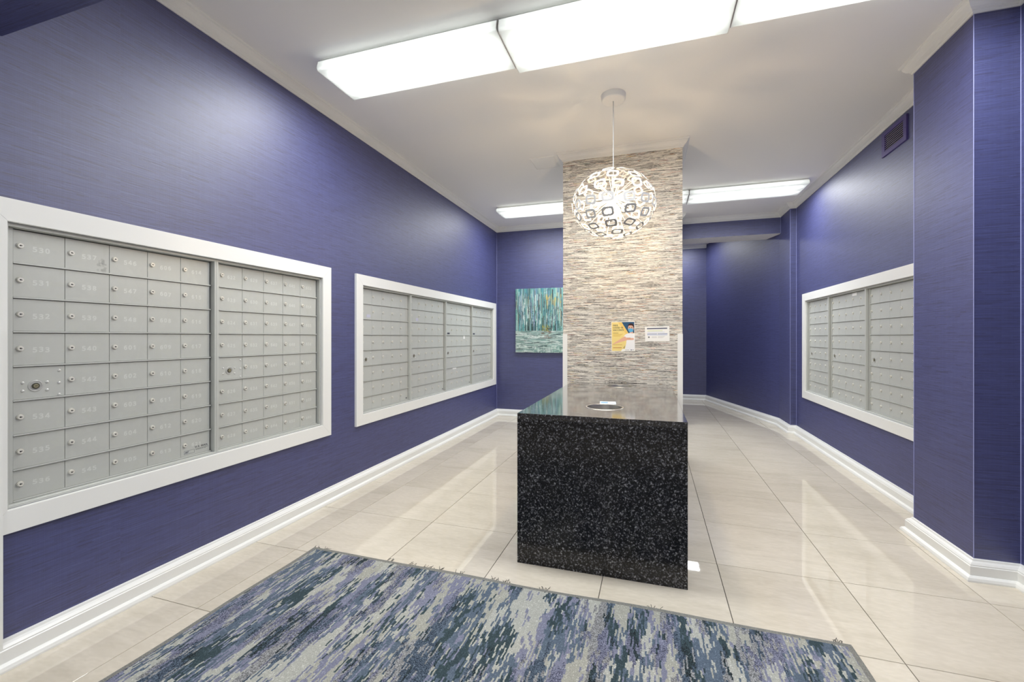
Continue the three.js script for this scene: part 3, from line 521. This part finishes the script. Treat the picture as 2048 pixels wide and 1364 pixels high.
// ---------------------------------------------------------------- pendant
{ const cx = 2.183, cz = 3.522, cy = 2.31, R = 0.305, V = 0.248;
  const o = thing('pendant_lamp', 'round white pendant lamp made of many looped petals above the counter', 'pendant lamp', [cx, cy, cz]);
  const top = YC - cy;
  mesh('ceiling_canopy', new THREE.LatheGeometry([[0.001, top - 0.046], [0.078, top - 0.045], [0.088, top - 0.036], [0.092, top - 0.006], [0.092, top]].map(p => new THREE.Vector2(...p)), 40), M.canopy, o);
  mesh('cord', new THREE.CylinderGeometry(0.0032, 0.0032, top - 0.045 - 0.06, 8).translate(0, (top - 0.045 + 0.06) / 2, 0), M.petal, o);
  mesh('socket', new THREE.LatheGeometry([[0.001, 0.09], [0.012, 0.088], [0.022, 0.07], [0.024, 0.01], [0.02, 0.004], [0.001, 0.004]].map(p => new THREE.Vector2(...p)), 20), M.petal, o);
  mesh('bulb', new THREE.LatheGeometry([[0.001, -0.108], [0.022, -0.104], [0.041, -0.09], [0.052, -0.068], [0.053, -0.048], [0.045, -0.026], [0.029, -0.008], [0.015, 0.002], [0.014, 0.006]].map(p => new THREE.Vector2(...p)), 20), M.bulb, o);
  const pl = new THREE.PointLight(BULB, BULB_CANDELA, 0, 2); pl.position.set(0, -0.055, 0); pl.castShadow = true; pl.shadow.radius = 2.6; pl.name = 'bulb_light'; o.add(pl);
  const sh = rrect(0.084, 0.066, 0.022); sh.holes.push(rrect(0.054, 0.037, 0.012, THREE.Path));
  const pg = new THREE.ExtrudeGeometry(sh, { depth: 0.003, bevelEnabled: false, curveSegments: 4 }); pg.translate(0, 0, -0.0015);
  const stemGeo = new THREE.BoxGeometry(0.0045, 1, 0.0018);
  const rows = [[-72, 5, 0], [-50, 9, .3], [-28, 12, .1], [-7, 14, .6], [14, 14, .1], [35, 11, .6], [55, 8, .2], [73, 5, .5]];
  for (const [el, n, ph] of rows) for (let k = 0; k < n; k++) {
    const e = (el + rr(-2.5, 2.5)) * Math.PI / 180, a = (k + ph) / n * 2 * Math.PI + rr(-.04, .04);
    const P = new THREE.Vector3(R * Math.cos(e) * Math.cos(a), V * Math.sin(e), R * Math.cos(e) * Math.sin(a));
    const N = new THREE.Vector3(P.x / (R * R), P.y / (V * V), P.z / (R * R)).normalize();
    const m = mesh('petal', pg, M.petal, o); m.position.copy(P); m.quaternion.setFromRotationMatrix(new THREE.Matrix4().lookAt(N, new THREE.Vector3(), new THREE.Vector3(0, 1, 0))); m.rotateZ(rr(-.2, .2)); m.rotateX(rr(-.12, .12)); m.updateMatrix();
    const inv = m.matrix.clone().invert(), A = new THREE.Vector3(0, el > 0 ? -0.03 : 0.03, -0.001), Bc = new THREE.Vector3(P.x * .07, P.y * .07 + 0.045, P.z * .07).applyMatrix4(inv);
    const st = mesh('stem', stemGeo, M.petal, m), d = Bc.clone().sub(A); st.position.copy(A).addScaledVector(d, .5); st.scale.y = d.length(); st.quaternion.setFromUnitVectors(new THREE.Vector3(0, 1, 0), d.normalize());
  } }

// ---------------------------------------------------------------- vent, hatch, lobby downlight
{ const o = thing('air_vent', 'purple painted air vent with dark louvres high on the right wall', 'vent', [4.345, 2.832, 2.385], -L90);
  const w = 0.376, h = 0.2;
  const g = new THREE.ExtrudeGeometry(frameShape(w, h, 0.05, 0.045, 0.038, 0.03), { depth: 0.010, bevelEnabled: true, bevelSize: 0.002, bevelThickness: 0.003, bevelSegments: 2, bevelOffset: -0.002 }); g.translate(0, 0, 0.0005); mesh('vent_frame', g, M.vent, o);
  { const d = new THREE.ExtrudeGeometry(frameShape(0.289, 0.138, 0.001, 0.001, 0.001, 0.001), { depth: 0.45, bevelEnabled: false }); d.translate(0.046, 0.035, -0.452); mesh('duct', d, M.sheetMetal, o); mesh('duct_end', span(0.046, 0.335, 0.035, 0.173, -0.456, -0.453), M.sheetMetal, o); }
  for (let k = 0; k < 8; k++) { const b = mesh('louver', new THREE.BoxGeometry(w - 0.094, 0.0034, 0.007), M.louver, o); b.position.set((w + .005) / 2, 0.046 + k * 0.0166, 0.008); b.rotation.x = 0.5; }
  for (const [x, y] of [[0.016, h / 2], [w - 0.016, h / 2]]) mesh('screw', cyl(0.004, 0.0015, 0.0132, 10), M.screw, o).position.set(x, y, 0); }
{ const o = thing('access_hatch', 'small square white access hatch in the ceiling beside the pillar', 'hatch', [1.265, YC, 2.28]);
  const g = new THREE.ExtrudeGeometry(frameShape(0.26, 0.3, 0.012, 0.012, 0.012, 0.012), { depth: 0.004, bevelEnabled: false }); g.rotateX(Math.PI / 2); mesh('hatch_frame', g, M.ceiling, o);
  mesh('hatch_door', span(0.014, 0.246, -0.0025, 0, 0.014, 0.286), M.ceiling, o); }
{ const o = thing('recessed_downlight', 'round recessed downlight in the lobby ceiling', 'downlight', [2.53, 2.7, 9.24]);
  mesh('trim_ring', new THREE.LatheGeometry([[0.05, 0.0], [0.05, -0.004], [0.075, -0.006], [0.08, 0], [0.05, 0.0]].map(p => new THREE.Vector2(...p)), 32), white, o);
  mesh('lens', new THREE.CylinderGeometry(0.05, 0.05, 0.004, 28).translate(0, -0.002, 0), S({ color: 0xffffff, emissive: TUBE, emissiveIntensity: 20, roughness: 0.4 }), o);
  const l = new THREE.RectAreaLight(TUBE, 160, 0.085, 0.085); l.position.set(0, -0.008, 0); l.rotation.x = -Math.PI / 2; l.name = 'downlight_light'; o.add(l); }

shade(scene);
renderer.render(scene, camera);
